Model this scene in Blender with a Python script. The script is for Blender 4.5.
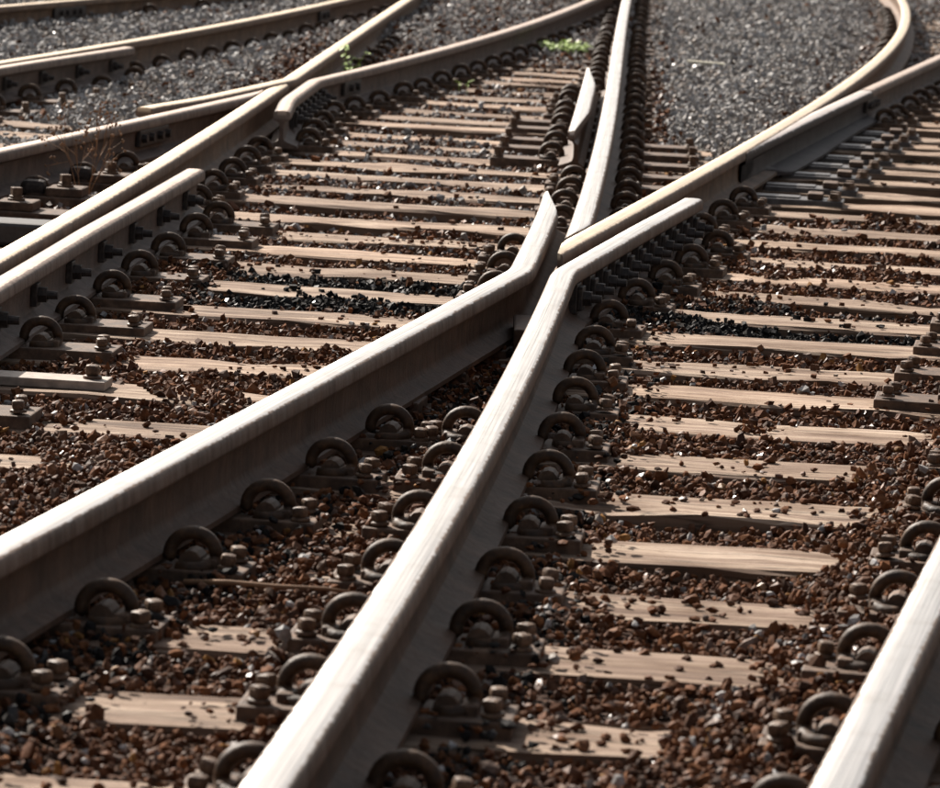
import bpy, bmesh, math, random
import numpy as np
from mathutils import Vector, Matrix

for o in list(bpy.data.objects):
    bpy.data.objects.remove(o, do_unlink=True)
SC = bpy.context.scene
COL = SC.collection
random.seed(7)
RNG = np.random.default_rng(11)

# ------------------------------------------------------------------ camera
# z = 0 is the top of the sleepers, rail heads are at RH
RH = 0.185
CAM_Z = RH + 1.207
PITCH, ROLL = math.radians(7.55), math.radians(2.82)
cd = bpy.data.cameras.new('camera')
cam = bpy.data.objects.new('camera', cd)
COL.objects.link(cam)
cr, sr_, cp, sp = math.cos(ROLL), math.sin(ROLL), math.cos(PITCH), math.sin(PITCH)
U0 = Vector((0, sp, cp)); R0 = Vector((1, 0, 0)); FW = Vector((0, cp, -sp))
cx_ = R0 * cr + U0 * sr_; cy_ = -R0 * sr_ + U0 * cr; cz_ = -FW
cam.matrix_world = Matrix(((cx_.x, cy_.x, cz_.x, 0), (cx_.y, cy_.y, cz_.y, 0),
                           (cx_.z, cy_.z, cz_.z, CAM_Z), (0, 0, 0, 1)))
cd.sensor_width = 36.0
FPX = 4276.0
cd.lens = FPX / 940 * 36
cd.clip_start = 0.1
cd.clip_end = 3000
cd.dof.use_dof = True
cd.dof.focus_distance = 11.0
cd.dof.aperture_fstop = 11.5
SC.camera = cam

# ------------------------------------------------------------------ sky, sun, exposure
SUN_AZ, SUN_EL = math.radians(-34), math.radians(35)     # azimuth from +Y, clockwise
w = bpy.data.worlds.new("World"); SC.world = w; w.use_nodes = True
wn = w.node_tree.nodes; wl = w.node_tree.links
sky = wn.new('ShaderNodeTexSky'); sky.sky_type = 'NISHITA'; sky.sun_disc = False
sky.sun_elevation = SUN_EL; sky.sun_rotation = SUN_AZ % (2 * math.pi)
sky.air_density = 1.0; sky.dust_density = 3.0; sky.ozone_density = 1.0
hsv = wn.new('ShaderNodeHueSaturation'); hsv.inputs['Saturation'].default_value = .5   # hazy, milky air
wmx = wn.new('ShaderNodeMix'); wmx.data_type = 'RGBA'; wmx.blend_type = 'MULTIPLY'; wmx.inputs[0].default_value = 1.0
wmx.inputs[7].default_value = (1.0, .96, .91, 1)
wl.new(sky.outputs[0], hsv.inputs['Color']); wl.new(hsv.outputs[0], wmx.inputs[6]); wl.new(wmx.outputs[2], wn['Background'].inputs[0])
wn['Background'].inputs[1].default_value = 0.06
sd = bpy.data.lights.new('sun', 'SUN'); sd.energy = 5.0; sd.angle = math.radians(0.8)
sd.color = (1.0, 0.92, 0.83)
sun = bpy.data.objects.new('sun', sd); COL.objects.link(sun)
sdir = Vector((math.sin(SUN_AZ) * math.cos(SUN_EL), math.cos(SUN_AZ) * math.cos(SUN_EL), math.sin(SUN_EL)))
sun.rotation_euler = (-sdir).to_track_quat('-Z', 'Y').to_euler()
sun.location = sdir * 40
SC.view_settings.view_transform = 'Standard'
SC.view_settings.look = 'None'
SC.view_settings.exposure = 1.22
SC.view_settings.gamma = 1.0
SC.render.engine = 'CYCLES'

# ------------------------------------------------------------------ object helpers
def tag(o, label=None, cat=None, group=None, kind=None):
    if label: o['label'] = label
    if cat: o['category'] = cat
    if group: o['group'] = group
    if kind: o['kind'] = kind
    return o

def link(name, mesh, parent=None, mat=None):
    o = bpy.data.objects.new(name, mesh)
    COL.objects.link(o)
    if parent: o.parent = parent
    if mat and mesh and not mesh.materials:
        mesh.materials.append(mat)
    return o

def empty(name, loc):
    o = bpy.data.objects.new(name, None)
    o.empty_display_size = 0.1
    COL.objects.link(o); o.location = loc
    return o

def mesh_from(name, verts, faces, smooth=False, uvs=None):
    me = bpy.data.meshes.new(name)
    me.from_pydata([tuple(map(float, v)) for v in verts], [], faces)
    if smooth:
        me.polygons.foreach_set('use_smooth', [True] * len(me.polygons))
    me.update()
    return me

def bm_mesh(name, bm, smooth=False):
    bmesh.ops.recalc_face_normals(bm, faces=bm.faces[:])
    me = bpy.data.meshes.new(name); bm.to_mesh(me); bm.free()
    if smooth:
        me.polygons.foreach_set('use_smooth', [True] * len(me.polygons))
    return me

def add_box(bm, x0, x1, y0, y1, z0, z1, bev=0.0, M=None):
    m = Matrix.Translation(((x0 + x1) / 2, (y0 + y1) / 2, (z0 + z1) / 2)) @ Matrix.Diagonal((x1 - x0, y1 - y0, z1 - z0, 1))
    r = bmesh.ops.create_cube(bm, size=1, matrix=m)
    vs = r['verts']
    if bev:
        es = list({e for v in vs for e in v.link_edges})
        rr = bmesh.ops.bevel(bm, geom=es, offset=bev, segments=2, profile=.6, affect='EDGES')
        vs = list({v for f in rr['faces'] for v in f.verts} | {v for v in vs if v.is_valid})
    if M is not None:
        bmesh.ops.transform(bm, matrix=M, verts=vs)
    return vs

def tube(pts, rad, n=8, close=True):
    pts = [Vector(p) for p in pts]
    rads = rad if isinstance(rad, (list, tuple)) else [rad] * len(pts)
    verts, faces = [], []
    prev = None
    for i, p in enumerate(pts):
        t = (pts[min(i + 1, len(pts) - 1)] - pts[max(i - 1, 0)]).normalized()
        if prev is None:
            a = t.orthogonal().normalized()
        else:
            a = (prev - t * prev.dot(t)).normalized()
        prev = a; b = t.cross(a)
        for k in range(n):
            an = 2 * math.pi * k / n
            verts.append(p + (a * math.cos(an) + b * math.sin(an)) * rads[i])
    for i in range(len(pts) - 1):
        for k in range(n):
            k2 = (k + 1) % n
            faces.append((i * n + k, i * n + k2, (i + 1) * n + k2, (i + 1) * n + k))
    if close:
        faces.append(tuple(range(n - 1, -1, -1)))
        faces.append(tuple((len(pts) - 1) * n + k for k in range(n)))
    return verts, faces

def lathe(prof, n=12):
    verts, faces = [], []
    for r, z in prof:
        for k in range(n):
            a = 2 * math.pi * k / n
            verts.append((r * math.cos(a), r * math.sin(a), z))
    for i in range(len(prof) - 1):
        for k in range(n):
            k2 = (k + 1) % n
            faces.append((i * n + k, i * n + k2, (i + 1) * n + k2, (i + 1) * n + k))
    faces.append(tuple((len(prof) - 1) * n + k for k in range(n)))
    return verts, faces

# ------------------------------------------------------------------ materials
def new_mat(name):
    m = bpy.data.materials.new(name); m.use_nodes = True
    nt = m.node_tree
    return m, nt, nt.nodes['Principled BSDF']

def N(nt, t, **kw):
    n = nt.nodes.new(t)
    for k, v in kw.items():
        if k.startswith('i_'):
            key = k[2:]
            key = int(key) if key.isdigit() else key.replace('_', ' ')
            n.inputs[key].default_value = v
        else:
            setattr(n, k, v)
    return n

def ramp(nt, stops, interp='LINEAR'):
    r = nt.nodes.new('ShaderNodeValToRGB'); r.color_ramp.interpolation = interp
    e = r.color_ramp.elements
    while len(e) > 1: e.remove(e[-1])
    e[0].position, e[0].color = stops[0][0], (*stops[0][1], 1)
    for p, c in stops[1:]:
        x = e.new(p); x.color = (*c, 1)
    return r

def mixc(nt, fac, a, b, blend='MIX'):
    m = nt.nodes.new('ShaderNodeMix'); m.data_type = 'RGBA'; m.blend_type = blend
    L = nt.links
    for sock, v in ((m.inputs[0], fac), (m.inputs[6], a), (m.inputs[7], b)):
        if hasattr(v, 'is_linked'): L.new(v, sock)
        elif isinstance(v, (int, float)): sock.default_value = v
        else: sock.default_value = (*v, 1)
    return m.outputs[2]

def math_n(nt, op, a, b=None, c=None, clamp=False):
    m = nt.nodes.new('ShaderNodeMath'); m.operation = op; m.use_clamp = clamp
    for i, v in enumerate((a, b, c)):
        if v is None: continue
        if hasattr(v, 'is_linked'): nt.links.new(v, m.inputs[i])
        else: m.inputs[i].default_value = v
    return m.outputs[0]

def bump(nt, h, strength, dist, bsdf):
    b = nt.nodes.new('ShaderNodeBump'); b.inputs['Strength'].default_value = strength
    b.inputs['Distance'].default_value = dist
    nt.links.new(h, b.inputs['Height']); nt.links.new(b.outputs[0], bsdf.inputs['Normal'])

def rail_material(name, steel, rough, edge, rust, rust2, worn=0.55):
    """edge = half width of the polished band on the head; UV.x = lateral metres, UV.y = metres along"""
    m, nt, bs = new_mat(name); L = nt.links
    uv = N(nt, 'ShaderNodeUVMap'); uv.uv_map = 'rail'
    sep = N(nt, 'ShaderNodeSeparateXYZ'); L.new(uv.outputs[0], sep.inputs[0])
    geo = N(nt, 'ShaderNodeNewGeometry')
    sepn = N(nt, 'ShaderNodeSeparateXYZ'); L.new(geo.outputs['Normal'], sepn.inputs[0])
    att = N(nt, 'ShaderNodeAttribute'); att.attribute_name = 'drop'      # metres below rail head
    # streaks running along the rail
    mp = N(nt, 'ShaderNodeMapping'); mp.inputs['Scale'].default_value = (330, 1.3, 1)
    L.new(uv.outputs[0], mp.inputs[0])
    st = N(nt, 'ShaderNodeTexNoise', i_Scale=1.0, i_Detail=4.0, i_Roughness=.6); L.new(mp.outputs[0], st.inputs['Vector'])
    mp2 = N(nt, 'ShaderNodeMapping'); mp2.inputs['Scale'].default_value = (45, 28, 1)
    L.new(uv.outputs[0], mp2.inputs[0])
    bl = N(nt, 'ShaderNodeTexNoise', i_Scale=1.0, i_Detail=6.0, i_Roughness=.65); L.new(mp2.outputs[0], bl.inputs['Vector'])
    big = N(nt, 'ShaderNodeTexNoise', i_Scale=9.0, i_Detail=9.0, i_Roughness=.72); L.new(geo.outputs['Position'], big.inputs['Vector'])
    # polished mask : |lateral| < edge (ragged) and near the top
    al = math_n(nt, 'ABSOLUTE', sep.outputs[0])
    rag = math_n(nt, 'ADD', math_n(nt, 'MULTIPLY_ADD', bl.outputs[0], 0.016, -0.008), math_n(nt, 'MULTIPLY_ADD', big.outputs[0], 0.016, -0.008))
    e1 = math_n(nt, 'SUBTRACT', math_n(nt, 'ADD', al, rag), edge)
    mk = math_n(nt, 'MULTIPLY_ADD', e1, -240.0, 0.5, clamp=True)
    top = math_n(nt, 'MULTIPLY_ADD', att.outputs['Fac'], -70.0, 1.6, clamp=True)
    mask = math_n(nt, 'MULTIPLY', mk, top, clamp=True)
    # rusty body colour, lighter scuffed head sides
    r1 = ramp(nt, [(.30, rust2), (.52, rust), (.72, tuple(min(1, c * 1.6) for c in rust))]); L.new(big.outputs[0], r1.inputs[0])
    mp3 = N(nt, 'ShaderNodeMapping'); mp3.inputs['Scale'].default_value = (10, 26, 1)
    L.new(uv.outputs[0], mp3.inputs[0])
    drip = N(nt, 'ShaderNodeTexNoise', i_Scale=1.0, i_Detail=5.0, i_Roughness=.7); L.new(mp3.outputs[0], drip.inputs['Vector'])
    dr = ramp(nt, [(.42, (0, 0, 0)), (.75, (1, 1, 1))]); L.new(drip.outputs[0], dr.inputs[0])
    body = mixc(nt, math_n(nt, 'MULTIPLY', dr.outputs[0], .45), r1.outputs[0], (.065, .045, .033))
    headside = math_n(nt, 'MULTIPLY_ADD', att.outputs['Fac'], -120.0, 4.6, clamp=True)      # 1 above 30 mm
    hs = math_n(nt, 'MULTIPLY', headside, math_n(nt, 'MULTIPLY_ADD', bl.outputs[0], 1.6, -.45, clamp=True))
    body = mixc(nt, math_n(nt, 'MULTIPLY', hs, worn), body, (.27, .215, .18))
    sr = ramp(nt, [(.3, tuple(c * .5 for c in steel)), (.55, steel), (.8, tuple(min(1, c * 1.15) for c in steel))]); L.new(st.outputs[0], sr.inputs[0])
    steelc = mixc(nt, math_n(nt, 'MULTIPLY_ADD', big.outputs[0], 2.2, -1.1, clamp=True), sr.outputs[0], (steel[0] * .55, steel[1] * .5, steel[2] * .44))
    L.new(mixc(nt, mask, body, steelc), bs.inputs['Base Color'])
    L.new(math_n(nt, 'MULTIPLY', mask, .95), bs.inputs['Metallic'])
    L.new(math_n(nt, 'MULTIPLY_ADD', mask, .3, .16), bs.inputs['Specular IOR Level'])
    rg = math_n(nt, 'ADD', math_n(nt, 'MULTIPLY_ADD', st.outputs[0], .26, rough - .19), math_n(nt, 'MULTIPLY', al, 5.0))
    mr = N(nt, 'ShaderNodeMix'); mr.data_type = 'FLOAT'; L.new(mask, mr.inputs[0]); mr.inputs[2].default_value = .62
    L.new(rg, mr.inputs[3]); L.new(mr.outputs[0], bs.inputs['Roughness'])
    bmp = N(nt, 'ShaderNodeBump'); bmp.inputs['Distance'].default_value = .006
    L.new(math_n(nt, 'ADD', bl.outputs[0], big.outputs[0]), bmp.inputs['Height'])
    L.new(math_n(nt, 'MULTIPLY_ADD', mask, -.69, .70), bmp.inputs['Strength']); L.new(bmp.outputs[0], bs.inputs['Normal'])
    return m

M_RAIL_BRIGHT = rail_material('rail_bright_worn', (.70, .665, .63), .35, .0275, (.078, .045, .029), (.028, .018, .012), .8)
M_RAIL_TAN = rail_material('rail_tan_worn', (.74, .60, .44), .42, .028, (.13, .078, .048), (.055, .037, .026), .6)
M_RAIL_DULL = rail_material('rail_dull_check', (.50, .40, .335), .50, .020, (.095, .066, .052), (.042, .031, .026), 1.0)
M_RAIL_DARK = rail_material('rail_dark_blade', (.66, .58, .53), .40, .031, (.034, .027, .027), (.015, .012, .013), .2)

def iron_material(name, c1, c2, c3, rough=.6, scale=38.0, spec=.22):
    m, nt, bs = new_mat(name); L = nt.links
    tc = N(nt, 'ShaderNodeTexCoord'); oi = N(nt, 'ShaderNodeObjectInfo')
    va = N(nt, 'ShaderNodeVectorMath', operation='ADD'); L.new(tc.outputs['Object'], va.inputs[0])
    cmb = N(nt, 'ShaderNodeCombineXYZ')
    for i in range(3): L.new(math_n(nt, 'MULTIPLY', oi.outputs['Random'], 17.0 + 9 * i), cmb.inputs[i])
    L.new(cmb.outputs[0], va.inputs[1])
    no = N(nt, 'ShaderNodeTexNoise', i_Scale=scale, i_Detail=6.0, i_Roughness=.65); L.new(va.outputs[0], no.inputs['Vector'])
    rp = ramp(nt, [(.32, c2), (.52, c1), (.72, c3)]); L.new(no.outputs[0], rp.inputs[0])
    L.new(rp.outputs[0], bs.inputs['Base Color'])
    L.new(math_n(nt, 'MULTIPLY_ADD', no.outputs[0], .4, rough - .2), bs.inputs['Roughness'])
    bs.inputs['Metallic'].default_value = .0; bs.inputs['Specular IOR Level'].default_value = spec
    bump(nt, no.outputs[0], .6, .004, bs)
    return m

M_CLIP = iron_material('clip_rusty_iron', (.048, .027, .015), (.019, .012, .008), (.105, .056, .028), .58)
M_PLATE = iron_material('plate_rusty_iron', (.085, .052, .034), (.038, .025, .018), (.16, .10, .066), .65, 26)
M_SCREW = iron_material('screw_rusty_iron', (.095, .056, .034), (.042, .026, .017), (.17, .11, .068), .5, 60)
M_BOLT = iron_material('bolt_black_iron', (.035, .028, .025), (.018, .015, .014), (.07, .052, .042), .55, 60)
M_SLIDE = iron_material('slide_greased_steel', (.055, .047, .044), (.026, .021, .02), (.11, .098, .094), .40, 14, .45)

def wood_material(name='weathered_timber'):
    m, nt, bs = new_mat(name); L = nt.links
    tc = N(nt, 'ShaderNodeTexCoord'); oi = N(nt, 'ShaderNodeObjectInfo')
    cmb = N(nt, 'ShaderNodeCombineXYZ')
    for i in range(3): L.new(math_n(nt, 'MULTIPLY', oi.outputs['Random'], 31.0 + 13 * i), cmb.inputs[i])
    va = N(nt, 'ShaderNodeVectorMath', operation='ADD'); L.new(tc.outputs['Object'], va.inputs[0]); L.new(cmb.outputs[0], va.inputs[1])
    mp = N(nt, 'ShaderNodeMapping'); mp.inputs['Scale'].default_value = (1.6, 42, 42); L.new(va.outputs[0], mp.inputs[0])
    gr = N(nt, 'ShaderNodeTexNoise', i_Scale=1.0, i_Detail=8.0, i_Roughness=.7, i_Distortion=.6); L.new(mp.outputs[0], gr.inputs['Vector'])
    mp2 = N(nt, 'ShaderNodeMapping'); mp2.inputs['Scale'].default_value = (3.0, 9, 9); L.new(va.outputs[0], mp2.inputs[0])
    pt = N(nt, 'ShaderNodeTexNoise', i_Scale=1.0, i_Detail=5.0, i_Roughness=.6); L.new(mp2.outputs[0], pt.inputs['Vector'])
    rp = ramp(nt, [(.30, (.09, .060, .043)), (.43, (.25, .182, .145)), (.56, (.405, .335, .272)), (.75, (.535, .46, .395))]); L.new(gr.outputs[0], rp.inputs[0])
    rp2 = ramp(nt, [(.33, (.38, .28, .21)), (.55, (.95, .90, .86)), (.8, (1.1, 1.1, 1.12))]); L.new(pt.outputs[0], rp2.inputs[0])
    c = mixc(nt, .9, rp.outputs[0], rp2.outputs[0], 'MULTIPLY')
    mp4 = N(nt, 'ShaderNodeMapping'); mp4.inputs['Scale'].default_value = (1.1, 15, 15); L.new(va.outputs[0], mp4.inputs[0])
    sk_ = N(nt, 'ShaderNodeTexNoise', i_Scale=1.0, i_Detail=6.0, i_Roughness=.65, i_Distortion=.4); L.new(mp4.outputs[0], sk_.inputs['Vector'])
    rp4 = ramp(nt, [(.33, (.42, .33, .27)), (.48, (.92, .89, .86)), (.7, (1.08, 1.08, 1.08))]); L.new(sk_.outputs[0], rp4.inputs[0])
    c = mixc(nt, .9, c, rp4.outputs[0], 'MULTIPLY')
    fn = N(nt, 'ShaderNodeTexNoise', i_Scale=26.0, i_Detail=5.0, i_Roughness=.7); L.new(va.outputs[0], fn.inputs['Vector'])
    dust = math_n(nt, 'MULTIPLY_ADD', fn.outputs[0], 5.0, -2.75, clamp=True)
    c = mixc(nt, math_n(nt, 'MULTIPLY', dust, .6), c, (.13, .075, .045))
    rpo = ramp(nt, [(0, (.66, .63, .60)), (.5, (.90, .90, .88)), (1, (1.04, 1.0, .95))]); L.new(oi.outputs['Random'], rpo.inputs[0])
    c = mixc(nt, 1.0, c, rpo.outputs[0], 'MULTIPLY')
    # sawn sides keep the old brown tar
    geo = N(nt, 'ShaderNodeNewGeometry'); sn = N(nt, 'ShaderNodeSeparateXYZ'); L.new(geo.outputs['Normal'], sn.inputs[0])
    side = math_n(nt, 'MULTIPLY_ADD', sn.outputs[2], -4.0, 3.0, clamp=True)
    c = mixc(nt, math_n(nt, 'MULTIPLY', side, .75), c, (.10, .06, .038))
    mpc = N(nt, 'ShaderNodeMapping'); mpc.inputs['Scale'].default_value = (.55, 11, 11); L.new(va.outputs[0], mpc.inputs[0])
    cc_ = N(nt, 'ShaderNodeTexNoise', i_Scale=1.0, i_Detail=4.0, i_Roughness=.55); L.new(mpc.outputs[0], cc_.inputs['Vector'])
    ckm = math_n(nt, 'MULTIPLY_ADD', math_n(nt, 'ABSOLUTE', math_n(nt, 'SUBTRACT', cc_.outputs[0], .5)), -75.0, 1.0, clamp=True)
    c = mixc(nt, math_n(nt, 'MULTIPLY', ckm, .8), c, (.05, .034, .024))
    L.new(c, bs.inputs['Base Color'])
    bs.inputs['Roughness'].default_value = .8
    bs.inputs['Specular IOR Level'].default_value = .15
    # long drying cracks
    mp3 = N(nt, 'ShaderNodeMapping'); mp3.inputs['Scale'].default_value = (.9, 17, 17); L.new(va.outputs[0], mp3.inputs[0])
    ck = N(nt, 'ShaderNodeTexNoise', i_Scale=1.0, i_Detail=3.0, i_Roughness=.5); L.new(mp3.outputs[0], ck.inputs['Vector'])
    crack = math_n(nt, 'MULTIPLY_ADD', math_n(nt, 'ABSOLUTE', math_n(nt, 'SUBTRACT', ck.outputs[0], .5)), 60.0, 0.0, clamp=True)
    h = math_n(nt, 'ADD', gr.outputs[0], math_n(nt, 'MULTIPLY', crack, .8))
    bump(nt, h, .7, .006, bs)
    return m
M_WOOD = wood_material()

def stone_material():
    m, nt, bs = new_mat('ballast_stone'); L = nt.links
    at = N(nt, 'ShaderNodeAttribute'); at.attribute_name = 'tint'
    geo = N(nt, 'ShaderNodeNewGeometry')
    no = N(nt, 'ShaderNodeTexNoise', i_Scale=90.0, i_Detail=4.0, i_Roughness=.6); L.new(geo.outputs['Position'], no.inputs['Vector'])
    rp = ramp(nt, [(.3, (.55, .5, .46)), (.55, (1, 1, 1)), (.8, (1.45, 1.4, 1.35))]); L.new(no.outputs[0], rp.inputs[0])
    L.new(mixc(nt, 1.0, at.outputs['Color'], rp.outputs[0], 'MULTIPLY'), bs.inputs['Base Color'])
    rr = ramp(nt, [(0, (.35,) * 3), (.06, (.55,) * 3), (1, (.9,) * 3)]); L.new(geo.outputs['Random Per Island'], rr.inputs[0])
    L.new(rr.outputs[0], bs.inputs['Roughness'])
    rs = ramp(nt, [(0, (.5,) * 3), (.035, (.22,) * 3), (.12, (.08,) * 3), (1, (.05,) * 3)]); L.new(geo.outputs['Random Per Island'], rs.inputs[0]); L.new(rs.outputs[0], bs.inputs['Specular IOR Level'])
    bump(nt, no.outputs[0], .35, .004, bs)
    return m
M_STONE = stone_material()

def bed_material():
    m, nt, bs = new_mat('ballast_fines'); L = nt.links
    at = N(nt, 'ShaderNodeAttribute'); at.attribute_name = 'tint'
    geo = N(nt, 'ShaderNodeNewGeometry')
    vo = N(nt, 'ShaderNodeTexVoronoi', i_Scale=55.0); L.new(geo.outputs['Position'], vo.inputs['Vector'])
    no = N(nt, 'ShaderNodeTexNoise', i_Scale=40.0, i_Detail=5.0); L.new(geo.outputs['Position'], no.inputs['Vector'])
    rp = ramp(nt, [(.3, (.35, .33, .31)), (.7, (1.0, .97, .95))]); L.new(no.outputs[0], rp.inputs[0])
    L.new(mixc(nt, 1.0, at.outputs['Color'], rp.outputs[0], 'MULTIPLY'), bs.inputs['Base Color'])
    bs.inputs['Roughness'].default_value = .9; bs.inputs['Specular IOR Level'].default_value = .1
    h = math_n(nt, 'ADD', math_n(nt, 'MULTIPLY', vo.outputs['Distance'], -1.0), no.outputs[0])
    bump(nt, h, 1.0, .02, bs)
    return m
M_BED = bed_material()

def plain(name, col, rough=.7, var=.35, scale=40):
    m, nt, bs = new_mat(name); L = nt.links
    geo = N(nt, 'ShaderNodeNewGeometry')
    no = N(nt, 'ShaderNodeTexNoise', i_Scale=float(scale), i_Detail=4.0); L.new(geo.outputs['Position'], no.inputs['Vector'])
    rp = ramp(nt, [(.3, tuple(c * (1 - var) for c in col)), (.7, tuple(c * (1 + var) for c in col))]); L.new(no.outputs[0], rp.inputs[0])
    L.new(rp.outputs[0], bs.inputs['Base Color']); bs.inputs['Roughness'].default_value = rough
    return m
M_GREEN = plain('leaf_green', (.27, .39, .07), .55)
M_DRY = plain('dry_stalk', (.22, .12, .06), .8)
M_PALE = plain('pale_wood', (.45, .42, .33), .7)
M_BAR = plain('bar_worn_steel', (.25, .205, .17), .6)
M_TAR = plain('tarred_timber', (.028, .023, .021), .45)
M_GROUND = plain('ground_far', (.13, .115, .10), .9, .3, 8)

# ------------------------------------------------------------------ alignment of the tracks
def poly(pts, deg):
    p = np.array(pts, float)
    return np.poly1d(np.polyfit(p[:, 1] - 15, p[:, 0], deg))
pC = poly([(-.235, 5.25), (-.06, 7.29), (.085, 9.24), (.225, 11.6), (.375, 14.38), (.405, 14.93), (.50, 17.55), (.67, 22.28), (.84, 27), (1.01, 31.57), (1.18, 36)], 4)
pB = poly([(-1.08, 5.2), (-.73, 7.09), (-.345, 9.18), (.13, 11.82), (.52, 14.05), (.80, 15.64), (1.135, 17.54), (1.55, 19.98), (2.10, 23.57), (2.61, 27.41), (3.08, 31.75), (3.31, 34.41), (3.5, 37.5)], 5)
pG = poly([(-2.05, 13), (-1.70, 15.1), (-1.44, 16.37), (-1.32, 17.07), (-1.19, 17.73), (-.97, 19.05), (-.79, 19.99), (-.51, 21.69), (-.15, 24.04), (.20, 26.59), (.69, 30.82), (1.05, 34.5)], 4)
GAUGE = 1.507
def fx(p): return lambda y: float(p(y - 15))
def off(f, d):
    def g(y):
        s = (f(y + .05) - f(y - .05)) / .1
        return f(y) + d * math.sqrt(1 + s * s)
    return g
cC = fx(pC); cB = fx(pB); cG = fx(pG)
cA = off(cC, -GAUGE)
cH = off(cG, -GAUGE)
pJ = poly([(cB(16.6) + .004, 16.6), (cB(18.3) + .030, 18.3), (1.90, 21.35), (2.66, 25.24), (3.42, 29)], 3)
cJ = fx(pJ)
def cD(y):
    t = min(1, max(0, (y - 15) / 4))
    f = lambda q: cB(q) * (1 - t) + cJ(q) * t
    s = (f(y + .05) - f(y - .05)) / .1
    return f(y) + GAUGE * math.sqrt(1 + s * s)
def cI(y): return -2.94 + .235 * (y - 25.8)
FL = .117                                   # wing rail centre to point rail centre
def smin(a, b, k=.0045): return min(a, b) - k * math.log1p(math.exp(-abs(a - b) / k))
def smax(a, b, k=.0045): return max(a, b) + k * math.log1p(math.exp(-abs(a - b) / k))
def ease(y, y0, y1): t = min(1, max(0, (y - y0) / (y1 - y0))); return t * t * (3 - 2 * t)
def cWB(y): return smin(cB(y), cC(y) - FL) - .006 * ease(y, 13.5, 14.5)
def cWC(y): return smax(cC(y), cB(y) + FL) + .012 * ease(y, 13.0, 14.5)
def cWA(y): return smin(cA(y), cG(y) - FL) - .045 * ease(-y, -18.5, -17.5)
def cWF(y): return smax(cG(y), cA(y) + FL) + .045 * ease(-y, -18.7, -17.6)
def cKA(y): return cA(y) + .112 + .035 * max(0, (y - 12.3) / 2.3)
def cKH(y): return cH(y) + .112 + .035 * max(0, (y - 20.3) / 1.7)
def cKV(y): return cC(y) - .118
def cKD(y): return cD(y) - .114 - .04 * ease(y, 13.5, 14.5) - .04 * ease(-y, -10.1, -9.2)

# ------------------------------------------------------------------ sleepers: where they lie
ANG = math.radians(5.14)
SN = Vector((math.sin(ANG), math.cos(ANG)))      # across the sleepers
ST = Vector((math.cos(ANG), -math.sin(ANG)))     # along the sleepers
D0, PITCH_S = 6.51, 0.599
SW, SH = .265, .16
SLEEP = []       # (d, x_left, x_right, dz)
ORD = ['zeroth', 'first', 'second', 'third', 'fourth', 'fifth', 'sixth', 'seventh', 'eighth', 'ninth', 'tenth', 'eleventh', 'twelfth',
       'thirteenth', 'fourteenth', 'fifteenth', 'sixteenth', 'seventeenth', 'eighteenth', 'nineteenth', 'twentieth']
def ordw(n):
    if n <= 20: return ORD[n]
    t = {2: 'twenty', 3: 'thirty', 4: 'forty'}[n // 10]
    return t + '-' + ORD[n % 10] if n % 10 else {20: 'twentieth', 30: 'thirtieth', 40: 'fortieth'}[n]
def solve_y(f, d):
    lo, hi = 0.0, 60.0
    for _ in range(50):
        mid = (lo + hi) / 2
        if f(mid) * SN.x + mid * SN.y < d: lo = mid
        else: hi = mid
    return (lo + hi) / 2
for k in range(-3, 49):
    d = D0 + k * PITCH_S + RNG.normal(0, .008)
    y = d
    dz = RNG.normal(0, .004)
    if y < 16.6:
        SLEEP.append((k, 'all', d, cA(solve_y(cA, d)) - RNG.uniform(.5, .62) if y < 13.2 else cG(solve_y(cG, d)) - RNG.uniform(1.9, 2.1), cD(solve_y(cD, d)) + RNG.uniform(.5, .6), dz))
    else:
        yl = solve_y(cC, d)
        xr = cC(yl) + (RNG.uniform(.42, .55))
        SLEEP.append((k, 'left', d, cH(solve_y(cH, d)) - RNG.uniform(.48, .6), xr, dz))
        yr = solve_y(cB, d)
        xl = cB(yr) - RNG.uniform(.45, .52)
        if xl < xr + .05: xl = xr + .05
        SLEEP.append((k, 'right', d + RNG.normal(0, .03), xl, cD(yr) + RNG.uniform(.5, .6), dz))

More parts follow.
